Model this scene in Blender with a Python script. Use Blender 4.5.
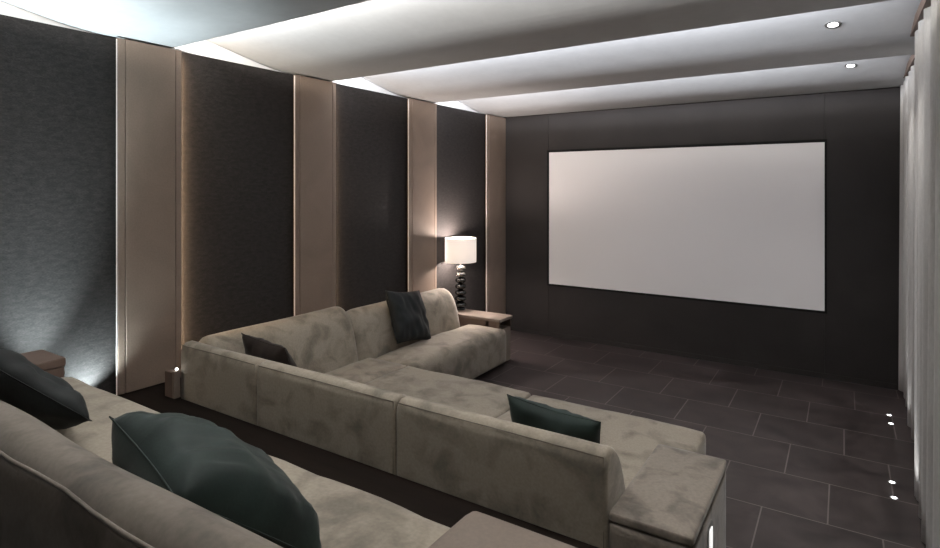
import bpy, bmesh, math, random
from mathutils import Vector, Matrix, noise
random.seed(7)
for o in list(bpy.data.objects): bpy.data.objects.remove(o)
SC = bpy.context.scene
C = SC.collection
PI = math.pi
# ------------------------------------------------------------------ camera, world, exposure
cam = bpy.data.cameras.new('camera'); co = bpy.data.objects.new('camera', cam); C.objects.link(co)
co.location = (3.595, -6.354, 1.796); co.rotation_euler = (PI/2, 0, 0.578)
cam.sensor_width = 36; cam.lens = 36*572.1/940; cam.shift_y = -(274-188.3)/940; cam.clip_start = .02
SC.camera = co
w = bpy.data.worlds.new('world'); SC.world = w; w.use_nodes = True
w.node_tree.nodes['Background'].inputs[0].default_value = (.8, .85, .9, 1)
w.node_tree.nodes['Background'].inputs[1].default_value = 0.02
SC.view_settings.view_transform = 'Standard'; SC.view_settings.look = 'None'
SC.view_settings.exposure = 0.0; SC.view_settings.gamma = 1; SC.view_settings.use_curve_mapping = False
SC.cycles.max_bounces = 6; SC.cycles.diffuse_bounces = 4; SC.cycles.sample_clamp_indirect = 4
SC.cycles.use_denoising = True

COOL = (.93, .95, 1.0); NEUTRAL = (1, .97, .92); WARM = (1, .72, .45)
COVE_W = 62.0           # one ceiling cove strip
DOWN_W = 38.0          # one recessed downlight
LAMP_W = 88.0
# ------------------------------------------------------------------ materials
def mat(name, col, rough=.8, metal=0, sheen=0, spec=.3, emit=None, es=0):
    m = bpy.data.materials.new(name); m.use_nodes = True
    b = m.node_tree.nodes['Principled BSDF']
    b.inputs['Base Color'].default_value = (*col, 1); b.inputs['Roughness'].default_value = rough
    b.inputs['Metallic'].default_value = metal; b.inputs['Specular IOR Level'].default_value = spec
    if sheen:
        b.inputs['Sheen Weight'].default_value = sheen; b.inputs['Sheen Roughness'].default_value = .4
    if emit:
        b.inputs['Emission Color'].default_value = (*emit, 1); b.inputs['Emission Strength'].default_value = es
    return m
def nd(m, t, **k):
    n = m.node_tree.nodes.new(t)
    for a, v in k.items(): setattr(n, a, v)
    return n
def lk(m, a, b): m.node_tree.links.new(a, b)
def coords(m, scale=(1, 1, 1)):
    t = nd(m, 'ShaderNodeNewGeometry'); mp = nd(m, 'ShaderNodeMapping'); mp.inputs['Scale'].default_value = scale
    lk(m, t.outputs['Position'], mp.inputs['Vector']); return mp.outputs['Vector']
def mottle(m, scale, c0, c1, lo=.35, hi=.65, detail=4, stretch=(1, 1, 1), dist=.6, fine=0, bump=0, bscale=200):
    b = m.node_tree.nodes['Principled BSDF']; v = coords(m, stretch)
    n = nd(m, 'ShaderNodeTexNoise'); n.inputs['Scale'].default_value = scale; n.inputs['Detail'].default_value = detail
    n.inputs['Distortion'].default_value = dist; lk(m, v, n.inputs['Vector'])
    r = nd(m, 'ShaderNodeValToRGB'); r.color_ramp.elements[0].position = lo; r.color_ramp.elements[1].position = hi
    r.color_ramp.elements[0].color = (*c0, 1); r.color_ramp.elements[1].color = (*c1, 1)
    lk(m, n.outputs['Fac'], r.inputs['Fac']); out = r.outputs['Color']
    if fine:
        n2 = nd(m, 'ShaderNodeTexNoise'); n2.inputs['Scale'].default_value = bscale; n2.inputs['Detail'].default_value = 2
        lk(m, v, n2.inputs['Vector'])
        mr = nd(m, 'ShaderNodeMapRange'); mr.inputs['From Min'].default_value = .3; mr.inputs['From Max'].default_value = .7
        mr.inputs['To Min'].default_value = 1-fine; mr.inputs['To Max'].default_value = 1+fine
        lk(m, n2.outputs['Fac'], mr.inputs['Value'])
        mx = nd(m, 'ShaderNodeVectorMath', operation='SCALE'); lk(m, out, mx.inputs[0]); lk(m, mr.outputs[0], mx.inputs['Scale'])
        out = mx.outputs[0]
    lk(m, out, b.inputs['Base Color'])
    if bump:
        n3 = nd(m, 'ShaderNodeTexNoise'); n3.inputs['Scale'].default_value = bscale; n3.inputs['Detail'].default_value = 3
        lk(m, v, n3.inputs['Vector'])
        bp = nd(m, 'ShaderNodeBump'); bp.inputs['Strength'].default_value = bump; bp.inputs['Distance'].default_value = .002
        lk(m, n3.outputs['Fac'], bp.inputs['Height']); lk(m, bp.outputs['Normal'], b.inputs['Normal'])
    return m
def K(c, k): return tuple(min(1, x*k) for x in c)
V = (.345, .298, .238)
velvet = mottle(mat('taupe_velvet', V, .75, sheen=.25), 6.5, K(V, .5), V, .31, .54, 11, dist=.5, fine=.1, bump=.15, bscale=90)
VG = (.255, .218, .182)
velvet_back = mottle(mat('grey_taupe_velvet', VG, .75, sheen=.3), 8, K(VG, .5), VG, .34, .52, 11, dist=.5, fine=.1, bump=.15, bscale=90)
TB = (.25, .20, .165)
leather = mottle(mat('taupe_suede', TB, .6), 6, K(TB, .8), TB, fine=.06, bump=.1, bscale=120)
BL = (.15, .105, .085)
brown_leather = mottle(mat('brown_suede', BL, .6), 5, K(BL, .75), BL, fine=.06, bump=.1, bscale=120)
piping = mat('taupe_piping', K(V, .45), .8)
GR = (.010, .021, .018)
green = mottle(mat('dark_green_velvet', GR, .65, sheen=.14), 6, K(GR, .6), K(GR, 1.3), .35, .65, 5, fine=.1, bump=.12, bscale=140)
GR2 = (.007, .0095, .010)
green_dark = mottle(mat('charcoal_green_velvet', GR2, .65, sheen=.08), 6, K(GR2, .6), K(GR2, 1.3), .35, .65, 5, fine=.1, bump=.12, bscale=140)
BD = (.022, .015, .012)
brown_dark = mottle(mat('dark_brown_velvet', BD, .7, sheen=.1), 6, K(BD, .6), K(BD, 1.3), .35, .65, 5, fine=.1, bump=.12, bscale=140)
PL = (.27, .20, .155)
pil_m = mottle(mat('tan_suede_board', PL, .7, sheen=.1), 3, K(PL, .82), PL, .3, .7, 6, fine=.06, bump=.1, bscale=110)
PF = (.025, .0215, .0205)
fabric = mottle(mat('charcoal_wall_fabric', PF, .85), 60, K(PF, .7), K(PF, 1.3), .3, .7, 4, stretch=(1, .35, 1), fine=.3, bump=.5, bscale=260)
SW = (.0285, .0245, .0235)
wall_m = mottle(mat('charcoal_painted_wall', SW, .7), 2, K(SW, .85), K(SW, 1.1), fine=.05, bscale=60)
CE = (.52, .53, .545)
ceil_m = mottle(mat('grey_white_plaster', CE, .9), 4, K(CE, .93), CE, .3, .7, 8, fine=.02, bscale=25)
white_m = mat('white_plaster', (.75, .74, .73), .9)
black_m = mat('black_shadow_gap', (.006, .006, .006), .9)
darkwood = mottle(mat('dark_wood_boards', (.010, .0065, .005), .65, spec=.08), 5, (.007, .0048, .0038), (.013, .0085, .0065), stretch=(.3, 3, 3), fine=.1, bscale=40)
lamp_black = mat('glossy_black_ceramic', (.006, .007, .007), .08, spec=.7)
lamp_steel = mat('polished_nickel', (.7, .68, .66), .15, metal=1)
chrome = mat('satin_aluminium', (.55, .55, .55), .3, metal=1)
niche_m = mat('dark_brown_recess', (.025, .015, .012), .7)
def emis(name, col, s):
    return mat(name, (.8, .8, .8), .5, emit=col, es=s)
led_warm = emis('warm_led', (1, .66, .38), 1.3)
led_cool = emis('cool_led', (1, .97, .93), 6)
led_edge = emis('edge_led', (1, .80, .64), .28)
led_spot = emis('white_led', (1, 1, 1), 9)
# curtain: pale grey woven cloth
CU = (.60, .58, .56)
curt_m = mottle(mat('grey_linen', CU, .9, sheen=.1), 9, K(CU, .85), CU, .3, .7, 5, stretch=(1, 1, .25), fine=.06, bscale=150)
# floor tiles
tile_m = mat('dark_slate_tile', (.05, .043, .042), .42, spec=.35)
def tile_nodes(m):
    nt = m.node_tree; b = nt.nodes['Principled BSDF']
    def M(op, a, bb=None, c=None):
        n = nd(m, 'ShaderNodeMath', operation=op)
        for i, q in enumerate((a, bb, c)):
            if q is None: continue
            if isinstance(q, (int, float)): n.inputs[i].default_value = q
            else: lk(m, q, n.inputs[i])
        return n.outputs[0]
    g = nd(m, 'ShaderNodeNewGeometry'); s = nd(m, 'ShaderNodeSeparateXYZ'); lk(m, g.outputs['Position'], s.inputs[0])
    D, L = .497, .555
    ry = M('DIVIDE', M('ADD', s.outputs[1], 1.259), D)           # rows
    row = M('FLOOR', ry); fy = M('SUBTRACT', ry, row)
    rx = M('DIVIDE', M('ADD', M('SUBTRACT', s.outputs[0], 3.36), M('MULTIPLY', row, .24)), L)
    cx = M('FLOOR', rx); fx = M('SUBTRACT', rx, cx)
    dy = M('MULTIPLY', M('MINIMUM', fy, M('SUBTRACT', 1, fy)), D)
    dx = M('MULTIPLY', M('MINIMUM', fx, M('SUBTRACT', 1, fx)), L)
    d = M('MINIMUM', dx, dy)
    grout = M('LESS_THAN', d, .0038)
    cmb = nd(m, 'ShaderNodeCombineXYZ'); lk(m, row, cmb.inputs[0]); lk(m, cx, cmb.inputs[1])
    wn = nd(m, 'ShaderNodeTexWhiteNoise'); lk(m, cmb.outputs[0], wn.inputs['Vector'])
    n = nd(m, 'ShaderNodeTexNoise'); n.inputs['Scale'].default_value = 3.5; n.inputs['Detail'].default_value = 7
    n.inputs['Distortion'].default_value = 1.2
    add = nd(m, 'ShaderNodeVectorMath', operation='ADD'); lk(m, g.outputs['Position'], add.inputs[0])
    sc = nd(m, 'ShaderNodeVectorMath', operation='SCALE'); sc.inputs['Scale'].default_value = 20
    lk(m, wn.outputs['Color'], sc.inputs[0]); lk(m, sc.outputs[0], add.inputs[1]); lk(m, add.outputs[0], n.inputs['Vector'])
    r = nd(m, 'ShaderNodeValToRGB'); r.color_ramp.elements[0].position = .3; r.color_ramp.elements[1].position = .72
    r.color_ramp.elements[0].color = (.026, .0195, .0185, 1); r.color_ramp.elements[1].color = (.078, .061, .058, 1)
    lk(m, n.outputs['Fac'], r.inputs['Fac'])
    mr = nd(m, 'ShaderNodeMapRange'); mr.inputs['To Min'].default_value = .88; mr.inputs['To Max'].default_value = 1.1
    lk(m, wn.outputs['Value'], mr.inputs['Value'])
    vs = nd(m, 'ShaderNodeVectorMath', operation='SCALE'); lk(m, r.outputs['Color'], vs.inputs[0]); lk(m, mr.outputs[0], vs.inputs['Scale'])
    mx = nd(m, 'ShaderNodeMix', data_type='RGBA'); lk(m, grout, mx.inputs['Factor']); lk(m, vs.outputs[0], mx.inputs['A'])
    mx.inputs['B'].default_value = (.17, .145, .14, 1)
    lk(m, mx.outputs['Result'], b.inputs['Base Color'])
    rr = M('ADD', M('MULTIPLY', n.outputs['Fac'], .25), .3); lk(m, rr, b.inputs['Roughness'])
tile_nodes(tile_m)
# lamp shade
shade_m = bpy.data.materials.new('white_shade_cloth'); shade_m.use_nodes = True
nt = shade_m.node_tree; nt.nodes.remove(nt.nodes['Principled BSDF'])
df = nt.nodes.new('ShaderNodeBsdfDiffuse'); df.inputs[0].default_value = (.85, .83, .8, 1)
tr = nt.nodes.new('ShaderNodeBsdfTranslucent'); tr.inputs[0].default_value = (.8, .72, .66, 1)
mx = nt.nodes.new('ShaderNodeMixShader'); mx.inputs[0].default_value = .35
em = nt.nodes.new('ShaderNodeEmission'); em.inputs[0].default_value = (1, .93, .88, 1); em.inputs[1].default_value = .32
ad = nt.nodes.new('ShaderNodeAddShader')
nt.links.new(df.outputs[0], mx.inputs[1]); nt.links.new(tr.outputs[0], mx.inputs[2])
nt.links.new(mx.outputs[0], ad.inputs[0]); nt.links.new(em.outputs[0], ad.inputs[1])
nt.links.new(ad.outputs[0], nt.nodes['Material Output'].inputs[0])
# projection screen: white matte cloth, weak emission added to lift its brightness
screen_m = mat('white_screen_cloth', (.8, .78, .78), .9, emit=(1, .955, .965), es=.12)

# ------------------------------------------------------------------ helpers
def new_obj(name, bm, m, parent=None, smooth=False, world=True):
    me = bpy.data.meshes.new(name)
    bmesh.ops.recalc_face_normals(bm, faces=bm.faces); bm.to_mesh(me); bm.free()
    if smooth:
        for p in me.polygons: p.use_smooth = True
    o = bpy.data.objects.new(name, me); C.objects.link(o)
    for q in (m if isinstance(m, (list, tuple)) else [m]): me.materials.append(q)
    if parent:
        o.parent = parent
        if world: me.transform(Matrix.Translation(-wl(parent)))   # meshes are given in world coordinates
    return o
def wl(o):
    v = Vector((0, 0, 0))
    while o: v += o.location; o = o.parent
    return v
def tag(o, label, cat, group=None, kind=None):
    o['label'] = label; o['category'] = cat
    if group: o['group'] = group
    if kind: o['kind'] = kind
    return o
def thing(name, label, cat, loc, group=None):
    o = bpy.data.objects.new(name, None); C.objects.link(o); o.location = loc; o.empty_display_size = .1
    return tag(o, label, cat, group)
def struct(o): o['kind'] = 'structure'; return o
def bx(bm, x0, x1, y0, y1, z0, z1, r=0, seg=2):
    t = bmesh.new(); bmesh.ops.create_cube(t, size=1)
    for v in t.verts: v.co = ((x0+x1)/2+v.co.x*(x1-x0), (y0+y1)/2+v.co.y*(y1-y0), (z0+z1)/2+v.co.z*(z1-z0))
    if r: bmesh.ops.bevel(t, geom=t.edges[:], offset=r, segments=seg, profile=.5, affect='EDGES')
    me = bpy.data.meshes.new('t'); t.to_mesh(me); t.free(); bm.from_mesh(me); bpy.data.meshes.remove(me)
    return bm
def box(name, b, m, parent=None, r=0, seg=2):
    return new_obj(name, bx(bmesh.new(), *b, r=r, seg=seg), m, parent)
def rbox(name, b, m, parent, r=.04, crown=0, n=14, wob=0, bulge=0, seed=0):
    """upholstered block: rounded edges, crowned top, slightly bulging sides"""
    x0, x1, y0, y1, z0, z1 = b
    cx, cy, cz = (x0+x1)/2, (y0+y1)/2, (z0+z1)/2; h = Vector(((x1-x0)/2, (y1-y0)/2, (z1-z0)/2))
    bm = bmesh.new(); bmesh.ops.create_cube(bm, size=2)
    bmesh.ops.subdivide_edges(bm, edges=bm.edges[:], cuts=n, use_grid_fill=True)
    rr = min(r, *h)
    for v in bm.verts:
        p = Vector(v.co)
        # concentrate grid lines at the edges
        q = Vector([math.copysign(1-(1-abs(c))**1.5, c) for c in p])
        p = Vector((q.x*h.x, q.y*h.y, q.z*h.z))
        inn = Vector([max(-h[i]+rr, min(h[i]-rr, p[i])) for i in range(3)])
        d = p-inn
        if d.length > 1e-9:
            d.normalize(); p = inn+d*rr
        ux, uy, uz = p.x/h.x, p.y/h.y, p.z/h.z
        if p.z > 0: p.z += crown*(1-ux**4)*(1-uy**4)*uz
        if bulge:
            p.y += math.copysign(bulge, p.y)*(1-uz*uz)*(1-ux**4)*abs(uy)
            p.x += math.copysign(bulge, p.x)*(1-uz*uz)*(1-uy**4)*abs(ux)
        if wob:
            w_ = Vector((cx, cy, cz))+p
            p.z += wob*noise.noise(w_*3.1+Vector((seed, 0, 0)))*(1 if p.z > 0 else 0)
            p.z += wob*.5*noise.noise(w_*8+Vector((seed, 3, 0)))*(1 if p.z > 0 else 0)
        v.co = Vector((cx, cy, cz))+p
    return new_obj(name, bm, m, parent, True)
def loft(name, prof, a0, a1, m, parent, axis='x', er=.04, n=14, wob=0, k=5):
    """upholstered back: closed profile of (u,z) swept along an axis, ends rounded over er"""
    # resample profile smoothly
    P = []
    L = len(prof)
    for i in range(L):
        p, q = Vector(prof[i]), Vector(prof[(i+1) % L])
        s = max(1, int((q-p).length/.035))
        for j in range(s): P.append(p.lerp(q, j/s))
    for _ in range(2):
        P2 = []
        for i in range(len(P)):
            a, b_, c = P[i-1], P[i], P[(i+1) % len(P)]
            P2.append(b_*.6+(a+c)*.2)
        P = P2
    cen = sum(P, Vector((0, 0)))/len(P)
    wu = max(p.x for p in P)-min(p.x for p in P); wz = max(p.y for p in P)-min(p.y for p in P)
    secs = []
    for j in range(k+1):
        t = j/k*PI/2; secs.append((a0+er*(1-math.sin(t)) if False else a0+er*(1-math.cos(t)), er*(1-math.sin(t))))
    for j in range(1, n): secs.append((a0+er+(a1-a0-2*er)*j/n, 0))
    for j in range(k, -1, -1):
        t = j/k*PI/2; secs.append((a1-er*(1-math.cos(t)), er*(1-math.sin(t))))
    bm = bmesh.new(); rings = []
    for a, ins in secs:
        su, sz = (wu-2*ins)/wu, (wz-2*ins)/wz; ring = []
        for p in P:
            u, z = cen.x+(p.x-cen.x)*su, cen.y+(p.y-cen.y)*sz
            if wob:
                u += wob*noise.noise(Vector((a*2.5, u*3, z*3))); z += wob*noise.noise(Vector((a*2.5, u*3, z*3+9)))*(1 if z > cen.y else 0)
            ring.append(bm.verts.new((a, u, z) if axis == 'x' else (u, a, z)))
        rings.append(ring)
    for r0, r1 in zip(rings, rings[1:]):
        for i in range(len(P)): bm.faces.new((r0[i], r0[(i+1) % len(P)], r1[(i+1) % len(P)], r1[i]))
    bm.faces.new(rings[0]); bm.faces.new(rings[-1])
    return new_obj(name, bm, m, parent, True)
def tube(bm, pts, r, n=8):
    pts = [Vector(p) for p in pts]; rings = []
    for i, p in enumerate(pts):
        t = (pts[min(i+1, len(pts)-1)]-pts[max(i-1, 0)]).normalized()
        a = t.cross(Vector((0, 0, 1)));
        if a.length < .1: a = t.cross(Vector((1, 0, 0)))
        a.normalize(); b = t.cross(a)
        rings.append([bm.verts.new(p+a*r*math.cos(2*PI*j/n)+b*r*math.sin(2*PI*j/n)) for j in range(n)])
    for r0, r1 in zip(rings, rings[1:]):
        for j in range(n): bm.faces.new((r0[j], r0[(j+1) % n], r1[(j+1) % n], r1[j]))
    bm.faces.new(rings[0]); bm.faces.new(rings[-1]); return bm
def lathe(name, prof, loc, m, parent=None, n=40, cap=True):
    bm = bmesh.new(); rings = []
    for r, z in prof: rings.append([bm.verts.new((loc[0]+r*math.cos(2*PI*j/n), loc[1]+r*math.sin(2*PI*j/n), loc[2]+z)) for j in range(n)])
    for r0, r1 in zip(rings, rings[1:]):
        for j in range(n): bm.faces.new((r0[j], r0[(j+1) % n], r1[(j+1) % n], r1[j]))
    if cap: bm.faces.new(rings[0]); bm.faces.new(rings[-1])
    return new_obj(name, bm, m, parent, True)
def light(name, kind, loc, energy, col, parent=None, rot=(0, 0, 0), **k):
    l = bpy.data.lights.new(name, kind); l.energy = energy; l.color = col
    for a, v in k.items(): setattr(l, a, v)
    o = bpy.data.objects.new(name, l); C.objects.link(o)
    o.location = loc; o.rotation_euler = rot
    if parent: o.parent = parent; o.location = Vector(loc)-wl(parent)
    return o

# ------------------------------------------------------------------ room
H, W, ZP = 2.7, 4.10, .564          # eave height, room width, platform height
XL = -.05                            # plane of the fabric wall
YR = -8.6                            # rear wall
YP = -4.47                           # platform edge
TOP = 3.05
struct(box('floor', (XL-.1, W+.2, YP-.05, .1, -.1, 0), tile_m))
struct(new_obj('trim_1', bx(bx(bmesh.new(), XL-.1, W+.2, YR, YP, 0, ZP), XL-.1, .275, YP, -4.215, 0, ZP), darkwood))['label'] = 'raised dark wood platform for the rear row'
struct(box('wall_left', (XL-.15, XL-.02, YR, .1, 0, H), wall_m))
struct(box('trim_2', (XL-.15, XL-.02, YR, .1, H, TOP), white_m))['label'] = 'white upper wall band above the fabric panels'
struct(box('wall_right', (W+.09, W+.2, YR, .1, 0, TOP), wall_m))
struct(box('wall_rear', (XL-.15, W+.2, YR-.1, YR, 0, TOP), wall_m))
struct(box('ceiling', (XL-.15, W+.2, YR, .2, TOP, TOP+.1), white_m))
# screen wall with shallow vertical joints in line with the screen
sx0, sx1, sz0, sz1 = .592, 3.448, .634, 2.233
bm = bmesh.new()
bx(bm, XL-.02, sx0-.002, 0, .1, 0, TOP); bx(bm, sx1+.002, W+.09, 0, .1, 0, TOP)
bx(bm, sx0, sx1, 0, .1, sz1+.02, TOP); bx(bm, sx0, sx1, 0, .1, 0, sz0-.02)
bx(bm, XL-.02, W+.09, .05, .12, 0, TOP)
struct(new_obj('wall_back', bm, wall_m))
struct(box('baseboard_back', (XL, W+.05, -.012, 0, 0, .05), wall_m))

scr = thing('projection_screen', 'large blank white projection screen in a thin black recess on the charcoal end wall', 'projection screen', ((sx0+sx1)/2, .02, sz0))
bm = bmesh.new(); t = .020
bx(bm, sx0-t, sx1+t, -.004, .05, sz1, sz1+t+.006); bx(bm, sx0-t, sx1+t, -.004, .05, sz0-t, sz0)
bx(bm, sx0-t, sx0, -.004, .05, sz0, sz1); bx(bm, sx1, sx1+t, -.004, .05, sz0, sz1)
new_obj('screen_frame', bm, black_m, scr)
box('screen_surface', (sx0, sx1, .012, .03, sz0, sz1), screen_m, scr)

# ------------------------------------------------------------------ curved ceiling panels with hidden light strips
EDGE = [0, -1.479, -2.94, -4.31, -5.78, -7.2]
def prof_z(d):                       # height above the far edge, d metres back from it
    if d < .38: return 0
    e = d-.38
    return .10*min(e, .3)**2/.3/1.0*1.5 if e < .3 else .10*.3*1.5*.5*2/2+(e-.3)*.19+ .0
def pz(d):
    if d < .38: return 0.0
    e = d-.38; s = .19; a = .3
    return s*e*e/(2*a) if e < a else s*a/2+s*(e-a)
CN = ['curved white ceiling panel nearest the projection screen', 'curved white ceiling panel, second from the screen wall',
      'curved white ceiling panel, third from the screen wall, widest in view', 'curved grey ceiling panel at the upper left, over the rear sofa',
      'curved ceiling panel behind the rear sofa', 'curved ceiling panel at the rear wall']
panels = []
for i, ye in enumerate(EDGE[:5]):
    y1 = ye-(EDGE[i]-EDGE[i+1])-.22; n = 30; th = .018
    t_ = thing('ceiling_panel', CN[i], 'ceiling panel', (2, ye, H), 'curved ceiling panels')
    bm = bmesh.new(); pr = []
    for j in range(n+1):
        d = (ye-y1)*j/n; pr.append((ye-d, H+pz(d)))
    prt = [(a, b_+th) for a, b_ in reversed(pr)]
    allp = pr+prt
    A = [bm.verts.new((XL-.015, a, b_)) for a, b_ in allp]; B = [bm.verts.new((W+.085, a, b_)) for a, b_ in allp]
    N = len(allp)
    for j in range(N): bm.faces.new((A[j], A[(j+1) % N], B[(j+1) % N], B[j]))
    for S in (A, B):
        for j in range(n): bm.faces.new((S[j], S[j+1], S[N-2-j], S[N-1-j]))
    o = new_obj('panel_board', bm, ceil_m, t_)
    if i > 0:
        box('light_strip', (XL+.02, W-.36, ye-.155, ye-.125, H+th, H+th+.008), led_cool, t_)
        light('cove_light', 'AREA', (1.85, ye-.12, H+.030), COVE_W, COOL if i < 3 else NEUTRAL, t_,
              rot=(PI/2+.25, 0, 0), shape='RECTANGLE', size=3.7, size_y=.02)
    panels.append(t_)

# ------------------------------------------------------------------ recessed downlights; those over the sofas and platform are added, unseen fill
DL = [(3.645, -.90, 'round recessed downlight in the ceiling panel nearest the screen wall'),
      (3.545, -2.35, 'round recessed downlight in the second ceiling panel, by the curtain'),
      (3.45, -4.13, 'added unseen fill downlight above the right end of the front sofa'),
      (1.6, -4.13, 'added unseen fill downlight above the low back of the front sofa'),
      (3.3, -5.15, 'added unseen fill downlight over the rear platform, by the curtain'),
      (1.7, -5.15, 'added unseen fill downlight over the rear sofa'),
      (2.4, -6.75, 'added unseen fill downlight behind the rear sofa')]
for k, (x, y, lb) in enumerate(DL):
    e = next(a for a, b_ in zip(EDGE, EDGE[1:]) if b_ <= y < a)
    z = H+pz(e-y); sl = math.atan((pz(e-y+.03)-pz(e-y-.03))/.06)
    t_ = thing('downlight', lb, 'ceiling light', (x, y, z), 'recessed ceiling downlights')
    rg = lathe('trim_ring', [(.028, -.004), (.040, -.006), (.043, -.001), (.028, .001), (.028, -.004)], (x, y, z), chrome, t_, cap=False)
    ds = lathe('light_disc', [(.0275, -.005), (.027, .002)], (x, y, z), led_spot, t_)
    t_.rotation_euler = (-sl, 0, 0)
    en = DOWN_W*(.9, 1.0, 1.3, 1.2, .5, .75, .5)[k]
    light('downlight_beam', 'SPOT', (x, y, z-.012), en, NEUTRAL, t_, spot_size=1.75 if k < 2 else 2.0, spot_blend=.8, shadow_soft_size=.035)

# ------------------------------------------------------------------ left wall: fabric panels and padded boards
PIL = [(-.468, -.004), (-1.947, -1.481), (-3.351, -2.915), (-4.662, -4.265), (-6.2, -5.75), (-7.7, -7.2)]
PN = ['tan padded wall board in the corner by the screen wall', 'tan padded wall board behind the table lamp side of the sofa, lit by the lamp',
      'tan padded wall board behind the middle of the left sofa back', 'tan padded wall board beside the dark gap between the two sofas, widest in view',
      'tan padded wall board beside the rear sofa', 'tan padded wall board at the rear of the left wall']
for i, (y0, y1) in enumerate(PIL):
    zb = 0 if y1 > YP else ZP
    zb2 = zb+.012 if i != 3 else ZP+.005
    if i == 3: zb2 = ZP+.004
    t_ = thing('wall_board', PN[i], 'wall panel', (XL, (y0+y1)/2, zb2), 'tan padded boards on the left wall')
    if i == 3: bxs = (XL+.028, 0, y0, y1, zb2, H-.012)
    else: bxs = (XL+.028, 0, y0, y1, zb2, H-.012)
    b_ = new_obj('padded_face', bx(bmesh.new(), XL+.022, 0, y0+.052, y1-.042, zb2, H-.012, r=.004), pil_m, t_)
    bm = bmesh.new(); bx(bm, XL+.022, -.002, y0+.006, y0+.049, zb2, H-.012, r=.004); new_obj('border_strip', bm, pil_m, t_)
    bm = bmesh.new(); bx(bm, XL+.022, -.002, y1-.039, y1, zb2, H-.012, r=.004); new_obj('border_strip', bm, pil_m, t_)
    box('mounting_batten', (XL, XL+.023, y0+.10, y1-.10, zb2, H-.02), black_m, t_)
    box('light_strip', (-.0085, -.004, y0, y0+.003, zb2, H-.02), led_edge, t_)
    box('light_strip', (XL+.004, XL+.016, y1-.022, y1-.012, zb2+.02, H-.03), led_warm, t_)
    light('edge_glow', 'AREA', (XL+.017, y1-.006, (zb2+H)/2), (1.5, 4, 7, 11, 2, 2)[i], WARM if i > 1 else (1, .85, .75), t_,
          rot=(PI/2, 0, .35), shape='RECTANGLE', size=.014, size_y=H-zb2-.1)
FN = ['charcoal fabric wall panel behind the table lamp', 'charcoal fabric wall panel behind the far end of the left sofa back',
      'charcoal fabric wall panel behind the front sofa corner', 'charcoal fabric wall panel at the far left, washed by white uplights',
      'charcoal fabric wall panel beside the rear platform']
for i in range(5):
    y1, y0 = PIL[i][0], PIL[i+1][1]
    zb = 0 if i < 3 else ZP
    p = box('fabric_wall_panel', (XL-.02, XL, y0-.13, y1+.13, zb+.005, H-.006 if i < 3 else H-.006), fabric, r=.002)
    tag(p, FN[i], 'wall panel', 'charcoal fabric panels on the left wall')

# ------------------------------------------------------------------ curtains along the right wall
def curtain(y0, y1, xm, label, seed, z0=.012):
    bm = bmesh.new(); ny, nz = int((y1-y0)/.012), 14; th = .006; random.seed(seed)
    ph = random.random()*6
    def X(y, zt):
        a = (y-y0)
        f = math.sin(a*2*PI/.23+ph+.8*math.sin(a*3+seed))+.22*math.sin(a*2*PI/.09+seed)
        return xm+(.020+.008*(1-zt))*f+.012*math.sin(a*5+seed)*(1-zt)
    g = []
    for s in (0, 1):
        rows = []
        for k in range(nz+1):
            zt = k/nz; z = z0+(H+.0-z0)*zt
            rows.append([bm.verts.new((X(y0+(y1-y0)*j/ny, zt)+s*th, y0+(y1-y0)*j/ny, z)) for j in range(ny+1)])
        g.append(rows)
    for s in (0, 1):
        for k in range(nz):
            for j in range(ny): bm.faces.new((g[s][k][j], g[s][k][j+1], g[s][k+1][j+1], g[s][k+1][j]))
    for k in range(nz):
        for j in (0, ny): bm.faces.new((g[0][k][j], g[1][k][j], g[1][k+1][j], g[0][k+1][j]))
    for k in (0, nz):
        for j in range(ny): bm.faces.new((g[0][k][j], g[0][k][j+1], g[1][k][j+1], g[1][k][j]))
    t_ = thing('curtain', label, 'curtain', (xm, (y0+y1)/2, 0), 'grey curtains along the right wall')
    new_obj('curtain_cloth', bm, curt_m, t_, True)
    box('curtain_pelmet', (xm-.030, xm+.035, y0, y1, H+.002, H+.06), brown_leather, t_)
    return t_
curtain(-1.86, -.04, 4.038, 'pale grey floor-length pleated curtain nearest the screen wall', 1, .03)
curtain(-4.40, -2.05, 3.960, 'pale grey floor-length pleated curtain filling the right edge of the view', 4)
c3 = curtain(-7.6, -4.62, 3.98, 'pale grey pleated curtain beside the rear platform', 9, ZP+.012)

# ------------------------------------------------------------------ small floor spots
def floor_spot(x, y, z, label, group, e=5, col=(1, 1, 1), tilt=.12, size=1.3, r=.014):
    t_ = thing('floor_light', label, 'floor light', (x, y, z), group)
    lathe('trim_ring', [(r, .0005), (r+.006, .0005), (r+.006, .003), (r, .003), (r, .0005)], (x, y, z), chrome, t_, 24, False)
    lathe('light_disc', [(r, .0005), (r, .0022)], (x, y, z), led_spot, t_, 24)
    light('floor_beam', 'SPOT', (x, y, z+.01), e, col, t_, rot=(PI, tilt, 0), spot_size=size, spot_blend=.9, shadow_soft_size=.015)
    return t_
floor_spot(3.90, -.754, 0, 'small white floor light by the curtain, farthest of the four', 'floor lights by the curtain')
floor_spot(3.90, -.948, 0, 'small white floor light by the curtain, second from the screen wall', 'floor lights by the curtain')
floor_spot(3.845, -2.023, 0, 'small white floor light by the curtain, third from the screen wall', 'floor lights by the curtain')
floor_spot(3.842, -2.232, 0, 'small white floor light by the curtain, nearest of the four', 'floor lights by the curtain')
floor_spot(.035, -4.80, ZP, 'small uplight on the platform washing the far left fabric panel, nearer the tan board', 'uplights under the left fabric panel', 55, (.80, .96, 1), -0.03, 1.9)
floor_spot(.13, -5.06, ZP, 'small uplight on the platform behind the rear side table', 'uplights under the left fabric panel', 190, (.80, .96, 1), -0.10, .95)

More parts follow.
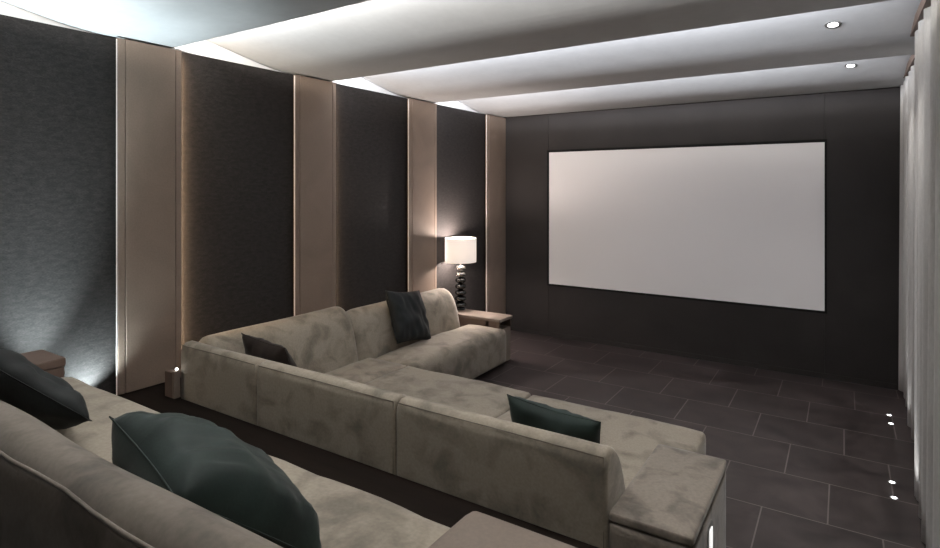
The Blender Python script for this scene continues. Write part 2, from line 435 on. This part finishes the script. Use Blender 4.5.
floor_spot(.28, -5.08, ZP, 'added unseen uplight on the platform between the side table and the wall', 'uplights under the left fabric panel', 170, (.85, .97, 1), 0.05, 1.0)  # extra uplight added out of sight to brighten the ceiling's left end

# ------------------------------------------------------------------ front sectional sofa
YB = -4.445
sofa = thing('sectional_sofa', 'large taupe velvet L-shaped sectional sofa in front of the screen', 'sofa', (1.6, -3.6, 0))
BP = [(YB, .06), (YB, .50), (YB, .862), (YB+.02, .885), (YB+.075, .884), (YB+.13, .84), (YB+.18, .765), (YB+.215, .68), (YB+.26, .55), (YB+.33, .38), (YB+.33, .06)]
for i, (a, b_) in enumerate([(.285, .998), (1.002, 1.955), (1.959, 2.912)]):
    loft('backrest', BP, a, b_, velvet, sofa, 'x', .022, 26, .004)
bm = bmesh.new()
for a, b_ in [(.30, .985), (1.015, 1.945), (1.97, 2.90)]:
    tube(bm, [(a, YB+.004, .862), ((a+b_)/2, YB+.004, .864), (b_, YB+.004, .862)], .0022)
    tube(bm, [(b_, YB+.008, .10), (b_, YB+.004, .5), (b_, YB+.006, .86)], .0022)
new_obj('piping', bm, piping, sofa, True)
# left sofa back against the wall
SP = [(.005, .06), (.005, .72), (.03, .785), (.10, .83), (.18, .82), (.25, .75), (.30, .64), (.335, .50), (.36, .38), (.36, .06)]
loft('backrest', [(u, z*1.01) for u, z in SP], -4.20, -2.985, velvet, sofa, 'y', .05, 24, .008)
loft('backrest', [(u*.97, z*.935) for u, z in SP], -2.98, -1.46, velvet, sofa, 'y', .13, 30, .008)
# corner end piece joining the two backs
# seats
rbox('seat_cushion', (.33, .745, -4.12, -2.862, .06, .415), velvet, sofa, .03, .012, 14, .008)
rbox('seat_cushion', (.747, 1.831, -4.12, -2.875, .06, .42), velvet, sofa, .028, .010, 16, .008, seed=3)
rbox('seat_cushion', (1.833, 2.945, -4.12, -2.885, .06, .415), velvet, sofa, .032, .010, 16, .008, seed=6)
rbox('seat_cushion', (.33, .782, -2.855, -1.345, .045, .392), velvet, sofa, .05, .028, 16, .014, .012, seed=9)
bm = bmesh.new(); bx(bm, .05, .66, -4.35, -1.25, 0, .06); bx(bm, .5, 2.86, -4.35, -2.98, 0, .06)
new_obj('plinth', bm, black_m, sofa)
# far arm table
at = new_obj('arm_table', bx(bmesh.new(), -.03, .72, -1.41, -1.175, .03, .375, r=.006), leather, sofa)
bm = bmesh.new(); bx(bm, -.03, .74, -1.425, -1.165, .455, .487, r=.008, seg=3); new_obj('table_top', bm, leather, at)
bm = bmesh.new(); bx(bm, -.03, .60, -1.415, -1.395, .375, .455); bx(bm, -.03, .60, -1.19, -1.175, .375, .455); bx(bm, .02, .16, -1.39, -1.2, .375, .455)
bx(bm, .56, .722, -1.415, -1.395, .375, .455); bx(bm, .56, .722, -1.19, -1.175, .375, .455)
new_obj('niche_sides', bm, brown_leather, at)
new_obj('niche_back', bx(bmesh.new(), .58, .60, -1.395, -1.19, .375, .455), niche_m, at)
# near right arm block
ab = rbox('arm_block', (2.916, 3.192, -4.436, -3.80, .03, .640), velvet_back, sofa, .006, 0, 8)
rbox('padded_lid', (2.914, 3.195, -4.438, -3.798, .644, .680), velvet_back, ab, .012, .002, 10)
sl_ = box('step_light', (3.190, 3.197, -4.20, -4.125, .465, .590), chrome, ab, .006)
box('light_lens', (3.194, 3.200, -4.185, -4.14, .48, .575), emis('step_light_lens', (1, .98, .95), .9), ab, .006)

# low wooden post between front sofa and wall, glowing bead stands in for reflected LED glow
post = thing('wooden_post', 'short wooden post between the tan wall board and the left end of the front sofa', 'post', (.24, -4.46, ZP))
box('post_body', (.222, .300, -4.50, -4.455, ZP, ZP+.150), brown_leather, post, .003)
box('post_cap', (.301, .322, -4.50, -4.46, ZP, ZP+.160), leather, post, .003)
bm = bmesh.new(); bmesh.ops.create_icosphere(bm, subdivisions=2, radius=.008)
bmesh.ops.translate(bm, verts=bm.verts, vec=(.311, -4.478, ZP+.168)); new_obj('led_glint', bm, led_spot, post, True)

# ------------------------------------------------------------------ rear sofa
rs = thing('rear_sofa', 'grey taupe velvet sofa on the raised platform, seen from behind at the lower left', 'sofa', (1.8, -5.6, ZP))
RY = -5.955; RZ = ZP
RP = [(RY, RZ+.05), (RY, RZ+.45), (RY+.004, 1.30), (RY+.03, 1.335), (RY+.075, 1.34), (RY+.115, 1.31), (RY+.155, 1.23), (RY+.20, 1.12), (RY+.28, .95), (RY+.32, RZ+.3), (RY+.32, RZ+.05)]
RP = [(u, z) for u, z in RP]
loft('backrest', RP, .9, 3.02, velvet_back, rs, 'x', .03, 60, .010)
bm = bmesh.new(); tube(bm, [(.95+.1*j, RY+.012+.003*math.sin(j*1.3), 1.310+.002*math.sin(j*2.1)) for j in range(21)], .0035); new_obj('piping', bm, velvet_back, rs, True)
rbox('seat_cushion', (.73, 1.95, RY+.27, -5.19, RZ+.06, .972), velvet, rs, .05, .018, 16, .012, seed=21)
rbox('seat_cushion', (1.955, 2.925, RY+.27, -5.19, RZ+.06, .972), velvet, rs, .04, .018, 16, .012, seed=25)
box('plinth', (.85, 2.9, -5.9, -5.32, RZ, RZ+.06), black_m, rs)
ra = rbox('arm_block', (2.93, 3.19, RY+.02, -5.335, RZ+.02, 1.072), leather, rs, .012, 0, 6)
rbox('padded_lid', (2.928, 3.20, RY+.0, -5.325, 1.075, 1.117), leather, ra, .018, .004, 8)
rl = thing('side_table', 'brown suede box side table between the rear sofa and the uplit wall panel', 'side table', (.6, -5.5, ZP))
box('table_body', (.485, .722, -5.95, -5.218, ZP, 1.01), brown_leather, rl, .004)
box('table_top', (.48, .725, -5.955, -5.213, 1.012, 1.05), brown_leather, rl, .006)

# ------------------------------------------------------------------ cushions
def pillow(name, label, loc, w_, h_, t_, rot, m, seed=0, group='dark green scatter cushions'):
    bm = bmesh.new(); n = 26
    top = {}; bot = {}
    for i in range(n+1):
        for j in range(n+1):
            u, v = -1+2*i/n, -1+2*j/n
            # pinched, slightly concave sides; full middle
            pu = u*(1-.07*(1-v*v)*abs(u)**3); pv = v*(1-.07*(1-u*u)*abs(v)**3)
            th = (max(0, (1-u**4))*max(0, (1-v**4)))**.55*(1-.12*(u*u+v*v)/2)
            wr = .016*noise.noise(Vector((u*2.2+seed, v*2.2, 0)))+.010*noise.noise(Vector((u*7+seed, v*2, 5)))
            edge = min(1-abs(u), 1-abs(v)); wr += .009*math.sin((math.atan2(v, u))*14+seed)*math.exp(-edge*5)*min(1, edge*8)
            ex, ez = pu*w_/2, pv*h_/2
            k = min(1, edge*6)
            if edge < 1e-6:
                vv = bm.verts.new((ex, 0, ez)); top[i, j] = bot[i, j] = vv
            else:
                top[i, j] = bm.verts.new((ex, t_/2*th+wr*k, ez)); bot[i, j] = bm.verts.new((ex, -t_/2*th+wr*k*.6, ez))
    for i in range(n):
        for j in range(n):
            for S in (top, bot):
                q = []
                for a in (S[i, j], S[i+1, j], S[i+1, j+1], S[i, j+1]):
                    if a not in q: q.append(a)
                try: bm.faces.new(q)
                except ValueError: pass
    sm = bmesh.new()
    o = new_obj(name, bm, m, None, True)
    cor = [Vector((-1, 0, -1)), Vector((1, 0, -1)), Vector((1, 0, 1)), Vector((-1, 0, 1))]
    pts = []
    for a in range(4):
        for s in range(8):
            c = cor[a].lerp(cor[(a+1) % 4], s/8); u, v = c.x, c.z
            pts.append((u*(1-.07*(1-v*v)*abs(u)**3)*w_/2, 0, v*(1-.07*(1-u*u)*abs(v)**3)*h_/2))
    pts.append(pts[0]); tube(sm, pts, .0018, 6)
    s_ = new_obj('seam_piping', sm, m, o, True, False)
    o.location = loc; o.rotation_euler = rot
    return tag(o, label, 'cushion', group)
pillow('throw_pillow', 'dark green velvet cushion at the right end of the front sofa', (2.528, -4.023, .644), .431, .463, .14, (.392, .083, .044), green, 1)
pillow('throw_pillow', 'dark brown cushion tucked in the left corner of the front sofa', (.572, -3.995, .639), .452, .47, .134, (.40, .047, -.048), brown_dark, 5)
pillow('throw_pillow', 'dark green square cushion standing against the wall-side back of the front sofa', (.335, -2.36, .655), .49, .47, .14, (.42, -.15, -1.567), green_dark, 9)
pillow('throw_pillow', 'large dark green velvet cushion on the rear sofa, nearest the camera', (2.415, -5.59, 1.122), .41, .42, .20, (.86, .087, -.18), green, 13)
pillow('throw_pillow', 'almost black green cushion on the rear sofa at the left edge', (1.40, -5.60, 1.145), .50, .38, .13, (.827, -.304, -.258), green_dark, 17)

# ------------------------------------------------------------------ table lamp
lx, ly, lz = .135, -1.235, .486
lamp = thing('table_lamp', 'lamp with white drum shade and black ball stem on the far arm table', 'lamp', (lx, ly, lz))
lathe('lamp_base', [(.05, 0), (.05, .018), (.044, .022), (.012, .024)], (lx, ly, lz), lamp_black, lamp)
z = .022
for i in range(7):
    hh = .0675; r = .066-.0016*i
    pr = [(max(.008, r*math.cos(a) if math.cos(a) > 0 else .008), hh/2+hh/2*math.sin(a)) for a in [(-.5+k/12)*PI for k in range(13)]]
    lathe('stem_ball', pr, (lx, ly, lz+z), lamp_black if i < 5 else lamp_steel, lamp)
    z += hh-.002
lathe('lamp_neck', [(.012, 0), (.012, .06), (.016, .062), (.016, .09), (.006, .092)], (lx, ly, lz+z-.004), lamp_steel, lamp)
zs0, zs1, R_ = 1.003, 1.260, .170
lathe('lamp_shade', [(R_, zs0), (R_, zs1), (R_-.003, zs1), (R_-.003, zs0), (R_, zs0)], (lx, ly, 0), shade_m, lamp, 64, False)
bm = bmesh.new()
for k in range(3):
    a = k*2*PI/3+.4; tube(bm, [(lx, ly, zs0+.03), (lx+(R_-.004)*math.cos(a), ly+(R_-.004)*math.sin(a), zs0+.03)], .003, 6)
new_obj('shade_carrier', bm, lamp_steel, lamp)
bm = bmesh.new(); bmesh.ops.create_icosphere(bm, subdivisions=2, radius=.013); bmesh.ops.translate(bm, verts=bm.verts, vec=(lx, ly, zs1-.045))
bg = emis('bulb_glass', (1, .9, .8), 5); new_obj('bulb', bm, bg, lamp, True)
bm = bmesh.new(); bmesh.ops.create_icosphere(bm, subdivisions=2, radius=.013); bmesh.ops.translate(bm, verts=bm.verts, vec=(lx, ly, zs0+.045))
new_obj('bulb', bm, bg, lamp, True)
light('lamp_bulb', 'POINT', (lx, ly, zs1-.045), LAMP_W*.5, (1, .86, .79), lamp, shadow_soft_size=.03)
light('lamp_bulb', 'POINT', (lx, ly, zs0+.045), LAMP_W*.5, (1, .86, .79), lamp, shadow_soft_size=.03)
